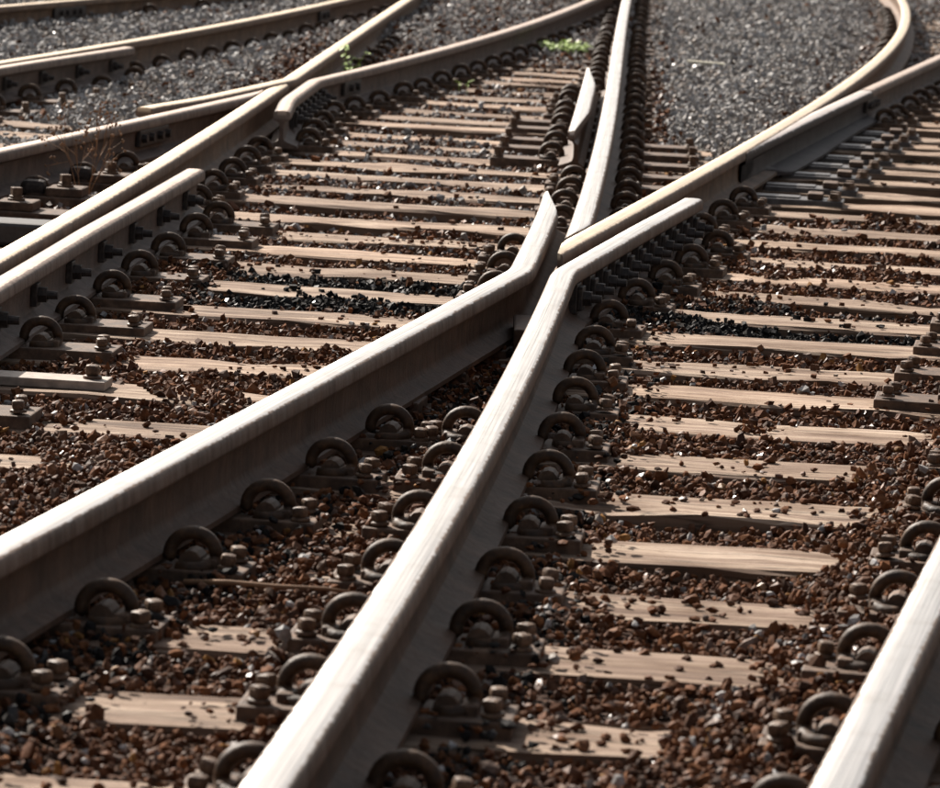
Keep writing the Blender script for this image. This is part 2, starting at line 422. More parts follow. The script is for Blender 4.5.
# ------------------------------------------------------------------ ballast level and colour
WAVES = [(RNG.uniform(.8, 9), RNG.uniform(0, 6.28), RNG.uniform(0, 6.28)) for _ in range(40)]
def wav(x, y, f0, f1, seed):
    r = np.random.default_rng(seed); s = 0
    for _ in range(12):
        a = r.uniform(0, 6.283); f = r.uniform(f0, f1); ph = r.uniform(0, 6.283)
        s = s + np.sin((x * math.cos(a) + y * math.sin(a)) * f + ph)
    return s / math.sqrt(6)
def sm(x, a, b):
    t = np.clip((x - a) / (b - a), 0, 1); return t * t * (3 - 2 * t)
def vec(p): return lambda y: p(y - 15)
vC, vB, vG, vJ = vec(pC), vec(pB), vec(pG), vec(pJ)
def vA(y): return vC(y) - 1.509
def vH(y): return vG(y) - 1.527
def vD(y): return np.where(y < 17, vB(y), vJ(y)) + 1.53
def bed_z(x, y):
    x = np.asarray(x, float); y = np.asarray(y, float)
    lf = wav(x, y, 2, 6, 3); mf = wav(x, y, 7, 16, 4)
    z = np.full(x.shape, -.013)
    near = 1 - sm(y, 8.5, 12.5)
    z = z - .001 * near                                           # nearer bays are fuller
    z = z - .001 * sm(y, 11.5, 14) * (1 - sm(y, 24, 30)) * ((x > vA(y)) & (x < vC(y)))
    z = z + .022 * np.exp(-((x - (vD(y) - .24)) / .17) ** 2) * near          # heap along the right-hand rail
    z = z + .020 * np.exp(-((x - (vA(y) + .62)) / .25) ** 2) * (1 - sm(y, 9, 11.5)) * 1.0
    dk = (x * SN.x + y * SN.y - D0) / PITCH_S
    z = z + .010 * sm(dk, 8.9, 9.3) * (1 - sm(dk, 10.8, 11.2))
    for v_ in (vB, vC, vD):
        z = z + .012 * np.exp(-((np.abs(x - v_(y)) - .17) / .08) ** 2) * (1 - sm(y, 12.5, 14.5))
    z = z + .014 * np.exp(-((x - vA(y) - .30) / .16) ** 2) * (1 - sm(y, 13.8, 15))
    # filled six-foot between the diverging tracks
    gap = sm(x, vC(y) + .42, vC(y) + .72) * (1 - sm(x, vB(y) - .55, vB(y) - .25)) * sm(y, 15.5, 17.5)
    z = z + .062 * gap
    z = z + .05 * sm(y, 18.6, 20.2) * sm(x, vC(y) + .1, vC(y) + .3) * (1 - sm(x, vB(y) - .3, vB(y) - .1))
    z = z + .048 * sm(y, 25, 27.5) * (x > vC(y) - 1.6) * (x < vC(y) + .1)
    # left tracks: grey fill beyond the check rail
    lt = (1 - sm(x, vG(y) - .35, vG(y) - .1)) * sm(x, vH(y) - .1, vH(y) + .3)
    z = z + .045 * lt * sm(y, 18.6, 20.5)
    z = z + .045 * (1 - sm(x, vA(y) - .3, vA(y) - .05)) * sm(x, vH(y), vH(y) + .3) * sm(y, 21, 23)
    z = z + .075 * (1 - sm(x, vH(y) - .55, vH(y) - .1))
    # switch bay on the right lies deep
    sw = sm(x, vB(y) - .02, vB(y) + .05) * sm(y, 15.8, 16.6) * (1 - sm(y, 21.5, 23.5))
    z = z - .040 * sw
    z = z + .03 * sm(x, vJ(y) + .1, vJ(y) + .4) * sm(y, 22.5, 25)
    return z + .007 * lf + .005 * mf

RUST = np.array([[.118, .049, .022], [.085, .036, .018], [.142, .062, .028], [.098, .050, .030], [.052, .027, .017], [.12, .085, .068], [.22, .11, .036]])
RUSTP = np.array([.28, .27, .14, .14, .1, .06, .012])
GREY = np.array([[.30, .295, .29], [.25, .245, .24], [.35, .345, .34], [.25, .22, .195], [.19, .183, .178], [.40, .395, .39]])
GREYP = np.array([.27, .24, .15, .17, .12, .05])
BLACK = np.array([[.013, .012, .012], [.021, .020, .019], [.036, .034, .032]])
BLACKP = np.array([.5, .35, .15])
def tints(x, y, rng):
    n = len(x)
    g = np.zeros(n)
    gap = sm(x, vC(y) + .35 - .2 * sm(y, 17.5, 19.5), vC(y) + .65 - .3 * sm(y, 17.5, 19.5)) * (1 - sm(x, vB(y) - .3, vB(y) - .05)) * sm(y, 15.0, 17)
    lt = (1 - sm(x, vA(y) - .5, vA(y) - .1)) * sm(y, 14.5, 16.5)
    g = np.maximum(g, gap * .97); g = np.maximum(g, lt * .93)
    mid = ((x > vA(y)) & (x < vC(y))) * sm(y, 12, 18) * .45
    g = np.maximum(g, mid)
    g = np.maximum(g, sm(y, 22, 27) * .72)
    g = np.maximum(g, sm(x, vB(y), vB(y) + .3) * sm(y, 14.5, 20) * .4)
    g = np.clip(np.maximum(g, .035) * (1 + .22 * (1 - g) * wav(x, y, 1.5, 5, 8)), 0, 1)
    d = (x * SN.x + y * SN.y - D0) / PITCH_S
    oil_shade = sm(d, 9.0, 9.5) * (1 - sm(d, 10.75, 11.0)) * sm(x, -.95, -.6) * np.clip(.85 + .3 * wav(x, y, 2, 5, 21), 0, 1)
    oil_shade = np.where((x > vB(y)) & (x < vC(y) + .35), oil_shade * .8, oil_shade)
    oil_shade = np.maximum(oil_shade, .75 * sm(y, 15.6, 16.6) * (1 - sm(y, 21, 23)) * np.exp(-((x - vB(y) - .28) / .3) ** 2) * (x > vB(y)))
    # rail shadow painted in as black stones, with some grease and brake dust
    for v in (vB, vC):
        oil_shade = np.maximum(oil_shade, .42 * np.exp(-((x - v(y) - .16) / .09) ** 2) * (y < 14))
    c = RUST[rng.choice(len(RUST), n, p=RUSTP / RUSTP.sum())].copy()
    isg = rng.random(n) < g
    cg = GREY[rng.choice(len(GREY), n, p=GREYP / GREYP.sum())]
    c[isg] = cg[isg]
    iso = rng.random(n) < oil_shade
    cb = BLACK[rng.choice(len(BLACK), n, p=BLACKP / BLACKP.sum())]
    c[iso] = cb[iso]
    return c * rng.uniform(.78, 1.2, (n, 1))

def attr_color(me, name, cols):
    a = me.attributes.new(name, 'FLOAT_COLOR', 'POINT')
    a.data.foreach_set('color', np.concatenate([cols, np.ones((len(cols), 1))], 1).astype(np.float32).ravel())

# ground sheet to the horizon and the ballast bed on it
me = mesh_from('ground', [(-1500, -200, -.34), (1500, -200, -.34), (1500, 2500, -.34), (-1500, 2500, -.34)], [(0, 1, 2, 3)])
tag(link('ground', me, None, M_GROUND), 'flat brown yard ground stretching to the horizon', kind='structure')
xs = np.arange(-9, 9.01, .09); ys = np.concatenate([np.arange(3.0, 26, .09), np.arange(26, 62, .3)])
GX, GY = np.meshgrid(xs, ys)
gz = bed_z(GX.ravel(), GY.ravel()) - .012
edgefall = np.maximum(sm(np.abs(GX.ravel()), 8.2, 9), np.maximum(sm(GY.ravel(), 60, 61.8), 1 - sm(GY.ravel(), 3, 3.6)))
gz = gz - edgefall * .4
gv = np.stack([GX.ravel(), GY.ravel(), gz], 1)
nx, ny = len(xs), len(ys)
idx = np.arange(nx * ny).reshape(ny, nx)
q = np.stack([idx[:-1, :-1], idx[:-1, 1:], idx[1:, 1:], idx[1:, :-1]], -1).reshape(-1, 4)
me = bpy.data.meshes.new('ballast_bed')
me.vertices.add(len(gv)); me.vertices.foreach_set('co', gv.astype(np.float32).ravel())
me.loops.add(q.size); me.loops.foreach_set('vertex_index', q.astype(np.int32).ravel())
me.polygons.add(len(q)); me.polygons.foreach_set('loop_start', np.arange(0, q.size, 4, dtype=np.int32))
me.update(calc_edges=True)
me.polygons.foreach_set('use_smooth', np.ones(len(q), bool))
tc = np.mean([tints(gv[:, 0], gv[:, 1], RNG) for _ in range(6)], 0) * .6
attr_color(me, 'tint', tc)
tag(link('ballast_bed', me, None, M_BED), 'rust brown and grey ballast bed under the tracks', kind='structure')

# ------------------------------------------------------------------ ballast stones
def ico():
    t = (1 + 5 ** .5) / 2
    v = np.array([(-1, t, 0), (1, t, 0), (-1, -t, 0), (1, -t, 0), (0, -1, t), (0, 1, t), (0, -1, -t), (0, 1, -t), (t, 0, -1), (t, 0, 1), (-t, 0, -1), (-t, 0, 1)], float)
    v /= np.linalg.norm(v[0])
    f = np.array([(0, 11, 5), (0, 5, 1), (0, 1, 7), (0, 7, 10), (0, 10, 11), (1, 5, 9), (5, 11, 4), (11, 10, 2), (10, 7, 6), (7, 1, 8), (3, 9, 4), (3, 4, 2), (3, 2, 6), (3, 6, 8), (3, 8, 9), (4, 9, 5), (2, 4, 11), (6, 2, 10), (8, 6, 7), (9, 8, 1)])
    return v, f
def octa():
    v = np.array([(1, 0, 0), (-1, 0, 0), (0, 1, 0), (0, -1, 0), (0, 0, 1), (0, 0, -1)], float)
    f = np.array([(0, 2, 4), (2, 1, 4), (1, 3, 4), (3, 0, 4), (2, 0, 5), (1, 2, 5), (3, 1, 5), (0, 3, 5)])
    return v, f
def cubo():
    v = np.array([(x, y, z) for x in (-1, 1) for y in (-1, 1) for z in (-1, 1)], float) / 3 ** .5
    f = np.array([(0, 1, 3), (0, 3, 2), (4, 6, 7), (4, 7, 5), (0, 4, 5), (0, 5, 1), (2, 3, 7), (2, 7, 6), (0, 2, 6), (0, 6, 4), (1, 5, 7), (1, 7, 3)])
    return v, f
def rand_rot(n, rng):
    q = rng.normal(size=(n, 4)); q /= np.linalg.norm(q, axis=1)[:, None]
    w_, x, y, z = q.T
    return np.stack([1 - 2 * (y * y + z * z), 2 * (x * y - z * w_), 2 * (x * z + y * w_), 2 * (x * y + z * w_), 1 - 2 * (x * x + z * z), 2 * (y * z - x * w_),
                     2 * (x * z - y * w_), 2 * (y * z + x * w_), 1 - 2 * (x * x + y * y)], 1).reshape(n, 3, 3)
def stones(name, P, size, col, shape, rng, label, flat=None):
    v, f = shape(); n = len(P); nv = len(v)
    V = np.repeat(v[None], n, 0) + rng.normal(0, .10, (n, nv, 3))
    for _ in range(3):                               # cleave flat facets
        nn = rng.normal(size=(n, 3)); nn /= np.linalg.norm(nn, axis=1)[:, None]
        dd = rng.uniform(.35, .75, n)
        ex = np.maximum(0, np.einsum('nij,nj->ni', V, nn) - dd[:, None])
        V = V - ex[:, :, None] * nn[:, None, :]
    ax = np.stack([rng.uniform(.9, 1.35, n), rng.uniform(.7, 1.0, n), rng.uniform(.5, .85, n)], 1)
    V = V * ax[:, None, :]
    R = rand_rot(n, rng)
    if flat is not None and flat.any():               # loose stones lie on their broad side
        a_ = rng.uniform(0, 6.283, n); z_ = np.zeros(n); o_ = np.ones(n)
        Rz = np.stack([np.cos(a_), -np.sin(a_), z_, np.sin(a_), np.cos(a_), z_, z_, z_, o_], 1).reshape(n, 3, 3)
        R[flat] = Rz[flat]
    V = np.einsum('nij,nkj->nki', R, V) * (size / 2)[:, None, None]
    V = V + P[:, None, :]
    F = (f[None] + (np.arange(n) * nv)[:, None, None]).reshape(-1, 3)
    me = bpy.data.meshes.new(name)
    me.vertices.add(n * nv); me.vertices.foreach_set('co', V.astype(np.float32).ravel())
    me.loops.add(F.size); me.loops.foreach_set('vertex_index', F.astype(np.int32).ravel())
    me.polygons.add(len(F)); me.polygons.foreach_set('loop_start', np.arange(0, F.size, 3, dtype=np.int32))
    me.polygons.foreach_set('use_smooth', np.zeros(len(F), bool))
    me.update(calc_edges=True)
    attr_color(me, 'tint', np.repeat(col, nv, 0))
    o = link(name, me, None, M_STONE)
    return tag(o, label, 'ballast', kind='stuff')

def scatter(y0, y1, dens, margin, rng):
    out = []
    yy = y0
    step = .25
    while yy < y1:
        hw = .112 * yy + margin
        n = rng.poisson(dens * step * 2 * hw)
        x = rng.uniform(-hw, hw, n) + .004 * yy; y = rng.uniform(yy, yy + step, n)
        out.append(np.stack([x, y], 1)); yy += step
    return np.concatenate(out)
SL = np.array([(s[2], s[3], s[4], s[5]) for s in SLEEP])
def place(XY, size, rng, p_on, press=.0):
    x, y = XY.T
    z = bed_z(x, y)
    d = x * SN.x + y * SN.y
    on = np.zeros(len(x), bool); top = np.zeros(len(x))
    for (sd_, xl, xr, dz) in SL:
        m = (np.abs(d - sd_) < SW / 2 - .010 + .012 * wav(x, y, 5, 14, 41) * (y < 14)) & (x > xl) & (x < xr)
        on |= m; top[m] = dz
    cov = on & (z > .001)                       # drowned sleeper: ordinary stones
    keep = ~on | cov
    clump = np.clip(.5 + .8 * wav(x, y, 3, 9, 33), 0, 1.6)
    loose = on & ~cov & (rng.random(len(x)) < p_on * clump)
    zz = z + (rng.uniform(-.30, .42, len(x)) + press) * size
    spill = np.zeros(len(x), bool)                 # stones kicked up over the base plates
    for v_ in (vB, vC, vD):
        a_ = np.abs(x - v_(y)); spill |= on & (a_ > .05) & (a_ < .30) & (y < 14) & (rng.random(len(x)) < .26)
    loose = loose | (spill & ~cov)
    zz[loose] = top[loose] + size[loose] * .22
    zz[spill] = top[spill] + rng.uniform(.008, .034, int(spill.sum()))
    zz[cov] = np.maximum(zz[cov], top[cov] + .2 * size[cov])
    ok = keep | loose
    # nothing inside the rails
    for f in (vA, vB, vC, vD, vG, vH, vJ):
        ok &= ~((np.abs(x - f(y)) < .02) & (zz > .03))
    return np.stack([x, y, zz], 1)[ok], size[ok], loose[ok]
for nm, y0, y1, dens, mrg, smean, shp, pon, lab in (
        ('ballast_stones', 5.0, 10.0, 3300, .38, .0180, ico, .09, 'coarse rust brown ballast stones in the foreground bays'),
        ('ballast_stones', 10.0, 14.5, 2900, .42, .0195, cubo, .065, 'rust brown and oily black ballast stones around the crossing'),
        ('ballast_stones', 14.5, 23.0, 1350, .5, .0265, cubo, .025, 'mixed grey and brown ballast stones beyond the crossing'),
        ('ballast_stones', 23.0, 42.0, 560, .6, .033, octa, .02, 'distant dull grey ballast stones at the top of the photo')):
    XY = scatter(y0, y1, dens, mrg, RNG)
    sz = np.clip(RNG.lognormal(math.log(smean), .29, len(XY)), smean * .45, smean * 2.0)
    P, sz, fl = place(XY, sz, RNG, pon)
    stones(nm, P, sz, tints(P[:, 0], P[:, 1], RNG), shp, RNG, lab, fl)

# ------------------------------------------------------------------ sleepers
def sleeper_mesh(L, rng):
    n = max(8, int(L / .16))
    b = .008
    ring0 = [(-SW / 2, -SH), (SW / 2, -SH), (SW / 2, -b), (SW / 2 - b, 0), (0, .0), (-SW / 2 + b, 0), (-SW / 2, -b)]
    xsn = np.linspace(0, L, n + 1)
    xsn[1:-1] += rng.normal(0, .03, n - 1)
    verts, faces = [], []
    w1 = rng.normal(0, .005); ph = rng.uniform(0, 6, 4)
    for i, x in enumerate(xsn):
        for j, (yy, zz) in enumerate(ring0):
            yo = .003 * math.sin(x * 1.3 + ph[0]) + (rng.normal(0, .004) if j in (2, 3, 5, 6) else 0)
            zo = .003 * math.sin(x * .9 + ph[1]) + (rng.normal(0, .0022) if j > 1 else 0)
            if j in (2, 3, 5, 6) and rng.random() < .06: zo -= rng.uniform(.004, .014)
            verts.append((x, yy + yo + w1 * math.sin(x * 1.1), zz + zo))
    m = len(ring0)
    for i in range(n):
        for j in range(m):
            j2 = (j + 1) % m
            faces.append((i * m + j, (i + 1) * m + j, (i + 1) * m + j2, i * m + j2))
    faces.append(tuple(range(m))); faces.append(tuple(n * m + j for j in range(m - 1, -1, -1)))
    return mesh_from('timber_sleeper', verts, faces)
kl = kr = 0
for (k, side, d, xl, xr, dz) in SLEEP:
    c = math.cos(ANG)
    if side == 'all':
        i = k + 2
        if i < 1: lab = 'weathered timber sleeper just below the bottom edge of the photo'; 
        if k == -3: continue
        if i == 12: lab = 'weathered timber sleeper lying between two strips of oily black stones'
        elif i >= 1: lab = 'weathered timber sleeper, %s up from the bottom edge, crossing under the central rails' % ordw(i)
    elif side == 'left':
        kl += 1
        lab = 'weathered timber sleeper of the middle track, %s counted beyond the central crossing' % ordw(kl)
    else:
        kr += 1
        lab = 'dark-sided timber sleeper of the right-hand track, %s up from the switch blade tip' % ordw(kr)
    p = (d - xl * SN.x) / SN.y
    o = link('timber_sleeper', sleeper_mesh((xr - xl) / c, RNG), None, M_WOOD)
    o.location = (xl, p, dz); o.rotation_euler = (0, 0, -ANG)
    tag(o, lab, 'sleeper', 'timber sleepers under the tracks')

# ------------------------------------------------------------------ rails
HALF = [(0, 0), (.011, -.0003), (.021, -.0011), (.0275, -.0026), (.0318, -.0055), (.0345, -.0090), (.0355, -.016), (.036, -.033), (.0335, -.038),
        (.014, -.047), (.009, -.058), (.008, -.085), (.009, -.112), (.013, -.123), (.026, -.131), (.062, -.143), (.0675, -.146), (.0685, -.157)]
HEADN = 10
def sweep(name, f, y0, y1, mat, parent, step=.12, clamp=None, lfoot=1.0, rfoot=1.0, dz=0.0, kinks=()):
    """clamp(y, zone, lat) -> lat ; zone 'head' or 'foot'"""
    ys = list(np.arange(y0, y1, step)) + [y1]
    for kk in kinks: ys += list(np.arange(max(y0, kk - .35), min(y1, kk + .35), .03))
    ys = sorted(set(round(float(v), 4) for v in ys))
    prof = [(-a, z, i) for i, (a, z) in list(enumerate(HALF))[:0:-1]] + [(a, z, i) for i, (a, z) in enumerate(HALF)]
    m = len(prof)
    verts, faces, uvl, drop = [], [], [], []
    s = 0; last = None
    for y in ys:
        x = f(y); sl = (f(y + .02) - f(y - .02)) / .04
        nrm = 1 / math.sqrt(1 + sl * sl); nxx, nyy = nrm, -sl * nrm
        if last: s += math.hypot(x - last[0], y - last[1])
        last = (x, y)
        for a, z, i in prof:
            lat = a
            if i >= 14: lat *= (rfoot if a > 0 else lfoot)
            if clamp: lat = clamp(y, 'head' if i < HEADN else ('web' if i < 14 else 'foot'), lat)
            verts.append((x + nxx * lat, y + nyy * lat, RH + z + dz)); uvl.append((a, s)); drop.append(-z)
    for i in range(len(ys) - 1):
        for j in range(m - 1):
            faces.append((i * m + j, i * m + j + 1, (i + 1) * m + j + 1, (i + 1) * m + j))
        faces.append((i * m + m - 1, i * m, (i + 1) * m, (i + 1) * m + m - 1))
    e = (len(ys) - 1) * m
    faces.append(tuple(range(m - 1, -1, -1))); faces.append(tuple(e + j for j in range(m)))
    px, py = f(y0), y0
    me = mesh_from(name, [(a - px, b - py, c) for a, b, c in verts], faces)
    bmm = bmesh.new(); bmm.from_mesh(me); bmesh.ops.recalc_face_normals(bmm, faces=bmm.faces[:]); bmm.to_mesh(me); bmm.free()
    me.polygons.foreach_set('use_smooth', [len(p.vertices) == 4 for p in me.polygons])
    try: me.set_sharp_from_angle(angle=math.radians(38))
    except Exception: pass
    uv = me.uv_layers.new(name='rail')
    vi = np.empty(len(me.loops), np.int32); me.loops.foreach_get('vertex_index', vi)
    uv.data.foreach_set('uv', np.array(uvl, np.float32)[vi].ravel())
    at = me.attributes.new('drop', 'FLOAT', 'POINT'); at.data.foreach_set('value', np.array(drop, np.float32))
    me.materials.append(mat)
    o = link(name, me, parent)
    o.location = (0, 0, 0)
    return o

def rail(name, label, f, y0, y1, mat, **kw):
    e = empty(name, (f(y0), y0, 0))
    tag(e, label, 'rail', 'steel rails of the junction')
    sweep('rail_body', f, y0, y1, mat, e, **kw)
    e['y0'] = y0
    return e

# ---- fastening meshes (local: +x away from rail, y along rail, z up from sleeper top)
PT = .026
def clip_mesh(mirror):
    pts = []
    c = Vector((.108, 0, PT + .020))
    for i in range(15):
        a = math.radians(186 - i * 196 / 14)
        pts.append((c.x + .043 * math.cos(a), -.006 + .012 * i / 14, c.z + .041 * math.sin(a)))
    x1, y1, z1 = pts[-1]
    pts += [(x1 - .002, y1 - .020, z1 - .008), (x1 - .014, y1 - .042, z1 - .011), (x1 - .036, y1 - .052, z1 - .011), (x1 - .062, y1 - .053, z1 - .009)]
    pts = [(-.004 + pts[0][0], pts[0][1], pts[0][2] - .006)] + pts
    rad = [.0130] * len(pts); rad[0] = .010; rad[-1] = .010
    if mirror: pts = [(-x, y, z) for x, y, z in pts]
    v, f = tube(pts, rad, 9)
    bm = bmesh.new(); vs = [bm.verts.new(p) for p in v]
    for q in f: bm.faces.new([vs[i] for i in q])
    me = bm_mesh('spring_clip', bm, True)
    me.materials.append(M_CLIP)
    return me
CLIP = {+1: clip_mesh(False), -1: clip_mesh(True)}
def screw_mesh(square):
    if square:
        bm = bmesh.new()
        v, f = lathe([(.030, 0), (.030, .008), (.024, .010), (.024, .018), (.019, .020)], 14)
        vs = [bm.verts.new(p) for p in v]
        for q in f: bm.faces.new([vs[i] for i in q])
        add_box(bm, -.017, .017, -.017, .017, .019, .052, .003)
        me = bm_mesh('coach_screw', bm)
    else:
        bm = bmesh.new()
        v, f = lathe([(.0240, 0), (.0250, .003), (.0235, .0075), (.018, .0095), (.012, .010)], 14)
        vs = [bm.verts.new(p) for p in v]
        for q in f: bm.faces.new([vs[i] for i in q])
        add_box(bm, -.0175, .0175, -.0175, .0175, .0085, .036, .0100)
        me = bm_mesh('coach_screw', bm)
    me.materials.append(M_SCREW)
    return me
SCREW = screw_mesh(False); SCREWQ = screw_mesh(True)
PLATES = {}
def plate_mesh(wl, wr, bl, br, mat, length=.15):
    key = (round(wl, 2), round(wr, 2), bl, br, mat.name, length)
    if key in PLATES: return PLATES[key]
    bm = bmesh.new()
    h = length / 2
    add_box(bm, -wl, wr, -h, h, -.012, PT, .004)
    for sgn, on in ((-1, bl), (1, br)):
        if not on: continue
        # cast shoulder the clip hooks over
        n = 7; ring = []
        for yy in (-.030, .030):
            r = []
            for i in range(n):
                a = math.pi * i / (n - 1)
                r.append(bm.verts.new((sgn * (.108 + .022 * math.cos(a)), yy, PT + .006 + .024 * math.sin(a))))
            r += [bm.verts.new((sgn * .086, yy, PT - .004)), bm.verts.new((sgn * .130, yy, PT - .004))]
            ring.append(r)
        m = n + 2
        for i in range(m):
            i2 = (i + 1) % m
            bm.faces.new((ring[0][i], ring[0][i2], ring[1][i2], ring[1][i]))
        bm.faces.new(ring[0]); bm.faces.new(ring[1][::-1])
        add_box(bm, *sorted((sgn * .1305, sgn * .158)), -.036, .036, PT - .006, PT + .016, .004)
    me = bm_mesh('base_plate', bm)
    me.materials.append(mat)
    PLATES[key] = me
    return me

def fasten(root, f, y0, y1, left=(0, 99), right=(0, 99), wl=.215, wr=.215, longl=None, longr=None, skip=(), square=False, mat=None):
    """a base plate on every sleeper the rail crosses, with clips and screws on the open sides"""
    for (k, side, d, xl, xr, dz) in SLEEP:
        y = solve_y(f, d); x = f(y)
        if not (y0 <= y <= y1) or not (xl - .1 < x < xr + .1) or k in skip: continue
        L = left and left[0] <= y <= left[1]; R = right and right[0] <= y <= right[1]
        if not (L or R): continue
        sl = (f(y + .05) - f(y - .05)) / .1
        far = y > 24
        WL, WR = (wl if L else .062), (wr if R else .062)
        ll = longl and longl[0] <= y <= longl[1]; lr = longr and longr[0] <= y <= longr[1]
        if ll: WL = longl[2]
        if lr: WR = longr[2]
        p = link('base_plate', plate_mesh(WL, WR, bool(L), bool(R), mat or M_PLATE, .17 if (ll or lr) else .15), root)
        jit = RNG.normal(0, .012)
        p.location = Vector((x, y, dz + .0)) + Vector((SN.x, SN.y, 0)) * jit
        p.rotation_euler = (0, 0, -math.atan(sl) * .55 - ANG * .45)
        p.location = p.location
        for sgn, on, W, lng in ((-1, L, WL, ll), (1, R, WR, lr)):
            if not on: continue
            cl = link('spring_clip', CLIP[sgn], p)
            cl.location = (RNG.normal(0, .003), RNG.normal(0, .006), RNG.normal(0, .0015)); cl.rotation_euler = (0, 0, RNG.normal(0, .05))
            if far: continue
            sx = W - .032
            offs = [(-.048, 0), (.048, .0)] if not lng else [(-.05, 0), (.05, .012)]
            for oy, ox in offs:
                if y > 17 and oy > 0: continue
                if RNG.random() < .04: continue
                s = link('coach_screw', SCREWQ if (square or (lng and y > 15)) else SCREW, p); s.scale = (.8, .8, .8)
                s.location = (sgn * (sx - ox), oy, PT + RNG.uniform(-.001, .005)); s.rotation_euler = (RNG.normal(0, .06), RNG.normal(0, .06), RNG.uniform(0, 6))

def bolts(root, f, y0, y1, step, sgn, z=.105, first=.3, name='web_bolt', stack=1):
    y = y0 + first
    while y < y1:
        x = f(y); sl = (f(y + .05) - f(y - .05)) / .1
        b = link(name, BOLT[stack], root)
        nrm = 1 / math.sqrt(1 + sl * sl)
        b.location = (x + sgn * .0085 * nrm, y - sgn * .0085 * sl * nrm, z)
        b.rotation_euler = (0, 0, -math.atan(sl) + (math.pi if sgn < 0 else 0))
        y += step
BOLT = {}
def bolt_mesh(stack):
    bm = bmesh.new()
    if stack == 1:
        add_box(bm, 0, .018, -.031, .031, -.031, .031, .003)
        x = .018
    else:
        add_box(bm, 0, .022, -.040, .040, -.042, .042, .003)
        add_box(bm, .0225, .036, -.031, .031, -.034, .034, .003)
        x = .036
    r = bmesh.ops.create_cone(bm, cap_ends=True, segments=6, radius1=.023, radius2=.022, depth=.022)
    bmesh.ops.transform(bm, matrix=Matrix.Translation((x + .0115, 0, 0)) @ Matrix.Rotation(math.pi / 2, 4, 'Y'), verts=r['verts'])
    r = bmesh.ops.create_cone(bm, cap_ends=True, segments=10, radius1=.012, radius2=.011, depth=.03)
    bmesh.ops.transform(bm, matrix=Matrix.Translation((x + .036, 0, 0)) @ Matrix.Rotation(math.pi / 2, 4, 'Y'), verts=r['verts'])
    me = bm_mesh('web_bolt', bm); me.materials.append(M_BOLT)
    BOLT[stack] = me
bolt_mesh(1); bolt_mesh(2)

def fishplate(root, f, y, sgn, half=.26, zc=.112):
    bm = bmesh.new()
    add_box(bm, .010, .030, -half, half, -.034, .034, .006)
    for t in (-.18, -.07, .07, .18):
        if abs(t) < half - .03:
            r = bmesh.ops.create_cone(bm, cap_ends=True, segments=6, radius1=.019, radius2=.018, depth=.02)
            bmesh.ops.transform(bm, matrix=Matrix.Translation((.0405, t, 0)) @ Matrix.Rotation(math.pi / 2, 4, 'Y'), verts=r['verts'])
    me = bm_mesh('fishplate', bm); me.materials.append(M_BOLT)
    o = link('fishplate', me, root)
    sl = (f(y + .05) - f(y - .05)) / .1
    o.location = (f(y), y, zc); o.rotation_euler = (0, 0, -math.atan(sl) + (math.pi if sgn < 0 else 0))

def reparent_local(root):
    """children were placed in world coordinates: keep them there under the root empty"""
    inv = Matrix.Translation(-root.location)
    for c in root.children:
        if c.name.startswith('rail_body'):
            pass                      # mesh already relative to the root
        else:
            c.location = c.location - root.location
ROOTS = []

# ---- central crossing: two wing rails and the point (vee)
WB = rail('wing_rail', 'bright worn rail from the left edge tapering off left of the crossing nose', cWB, 4.6, 14.42, M_RAIL_BRIGHT, step=.1, kinks=(11.85,), rfoot=.80,
          clamp=lambda y, z, a: min(a, .036 - .058 * min(1, max(0, (y - 13.6) / .82))) if z == 'head' else a)
fasten(WB, cWB, 4.6, 14.2, left=(0, 99), right=(0, 9.9))
WCR = rail('wing_rail', 'bright worn rail from the bottom centre bending right beside the crossing nose', cWC, 4.4, 14.42, M_RAIL_BRIGHT, step=.1, kinks=(11.85,), lfoot=.80)
fasten(WCR, cWC, 4.4, 14.3, left=(0, 9.7), right=(0, 99))
bolts(WCR, cWC, 11.85, 14.3, .235, 1, first=.06, stack=2, z=.1)

def tip(f):                       # first y with f(y) > 0
    y = 9.0
    while f(y) < 0: y += .01
    return y
yV = tip(lambda y: cB(y) + .036 - (cC(y) - .036) - .016)
yS = tip(lambda y: cB(y) - cC(y) - .012)
def clVR(y, z, a):
    if z == 'head': return max(a, min(.034, cC(y) - .036 - cB(y)))
    lo = cC(y) - .05 - cB(y) if y < yS else (cC(y) - cB(y)) / 2 + .0012
    return min(max(a, lo), .056 if y < 14.5 else .07)
def clVL(y, z, a):
    if z == 'head': return min(a, max(-.034, cB(y) - .0375 - cC(y)))
    hi = max(-.04, (cB(y) - cC(y)) / 2 - .0012)
    return max(min(a, hi), -.056 if y < 14.5 else -.07)
VR = rail('running_rail', 'rail from the crossing nose sweeping right and curving away at the top right', cB, yV, 39, M_RAIL_TAN, step=.15, clamp=clVR)
fasten(VR, cB, 14.3, 39, left=(14.3, 39), right=(14.6, 16.2))
for c in [c for c in VR.children if c.name.startswith('base_plate')]:
    pass
VL = rail('running_rail', 'long bright rail running from the crossing nose to the top centre', cC, yS, 39, M_RAIL_BRIGHT, step=.15, clamp=clVL)
fasten(VL, cC, 13.6, 39, left=(14.6, 17.3), right=(13.7, 39), longr=(14.9, 19.2, .40))
VL2 = VL
fasten(VL2, cC, 22.3, 39, left=(22.3, 39), right=None)

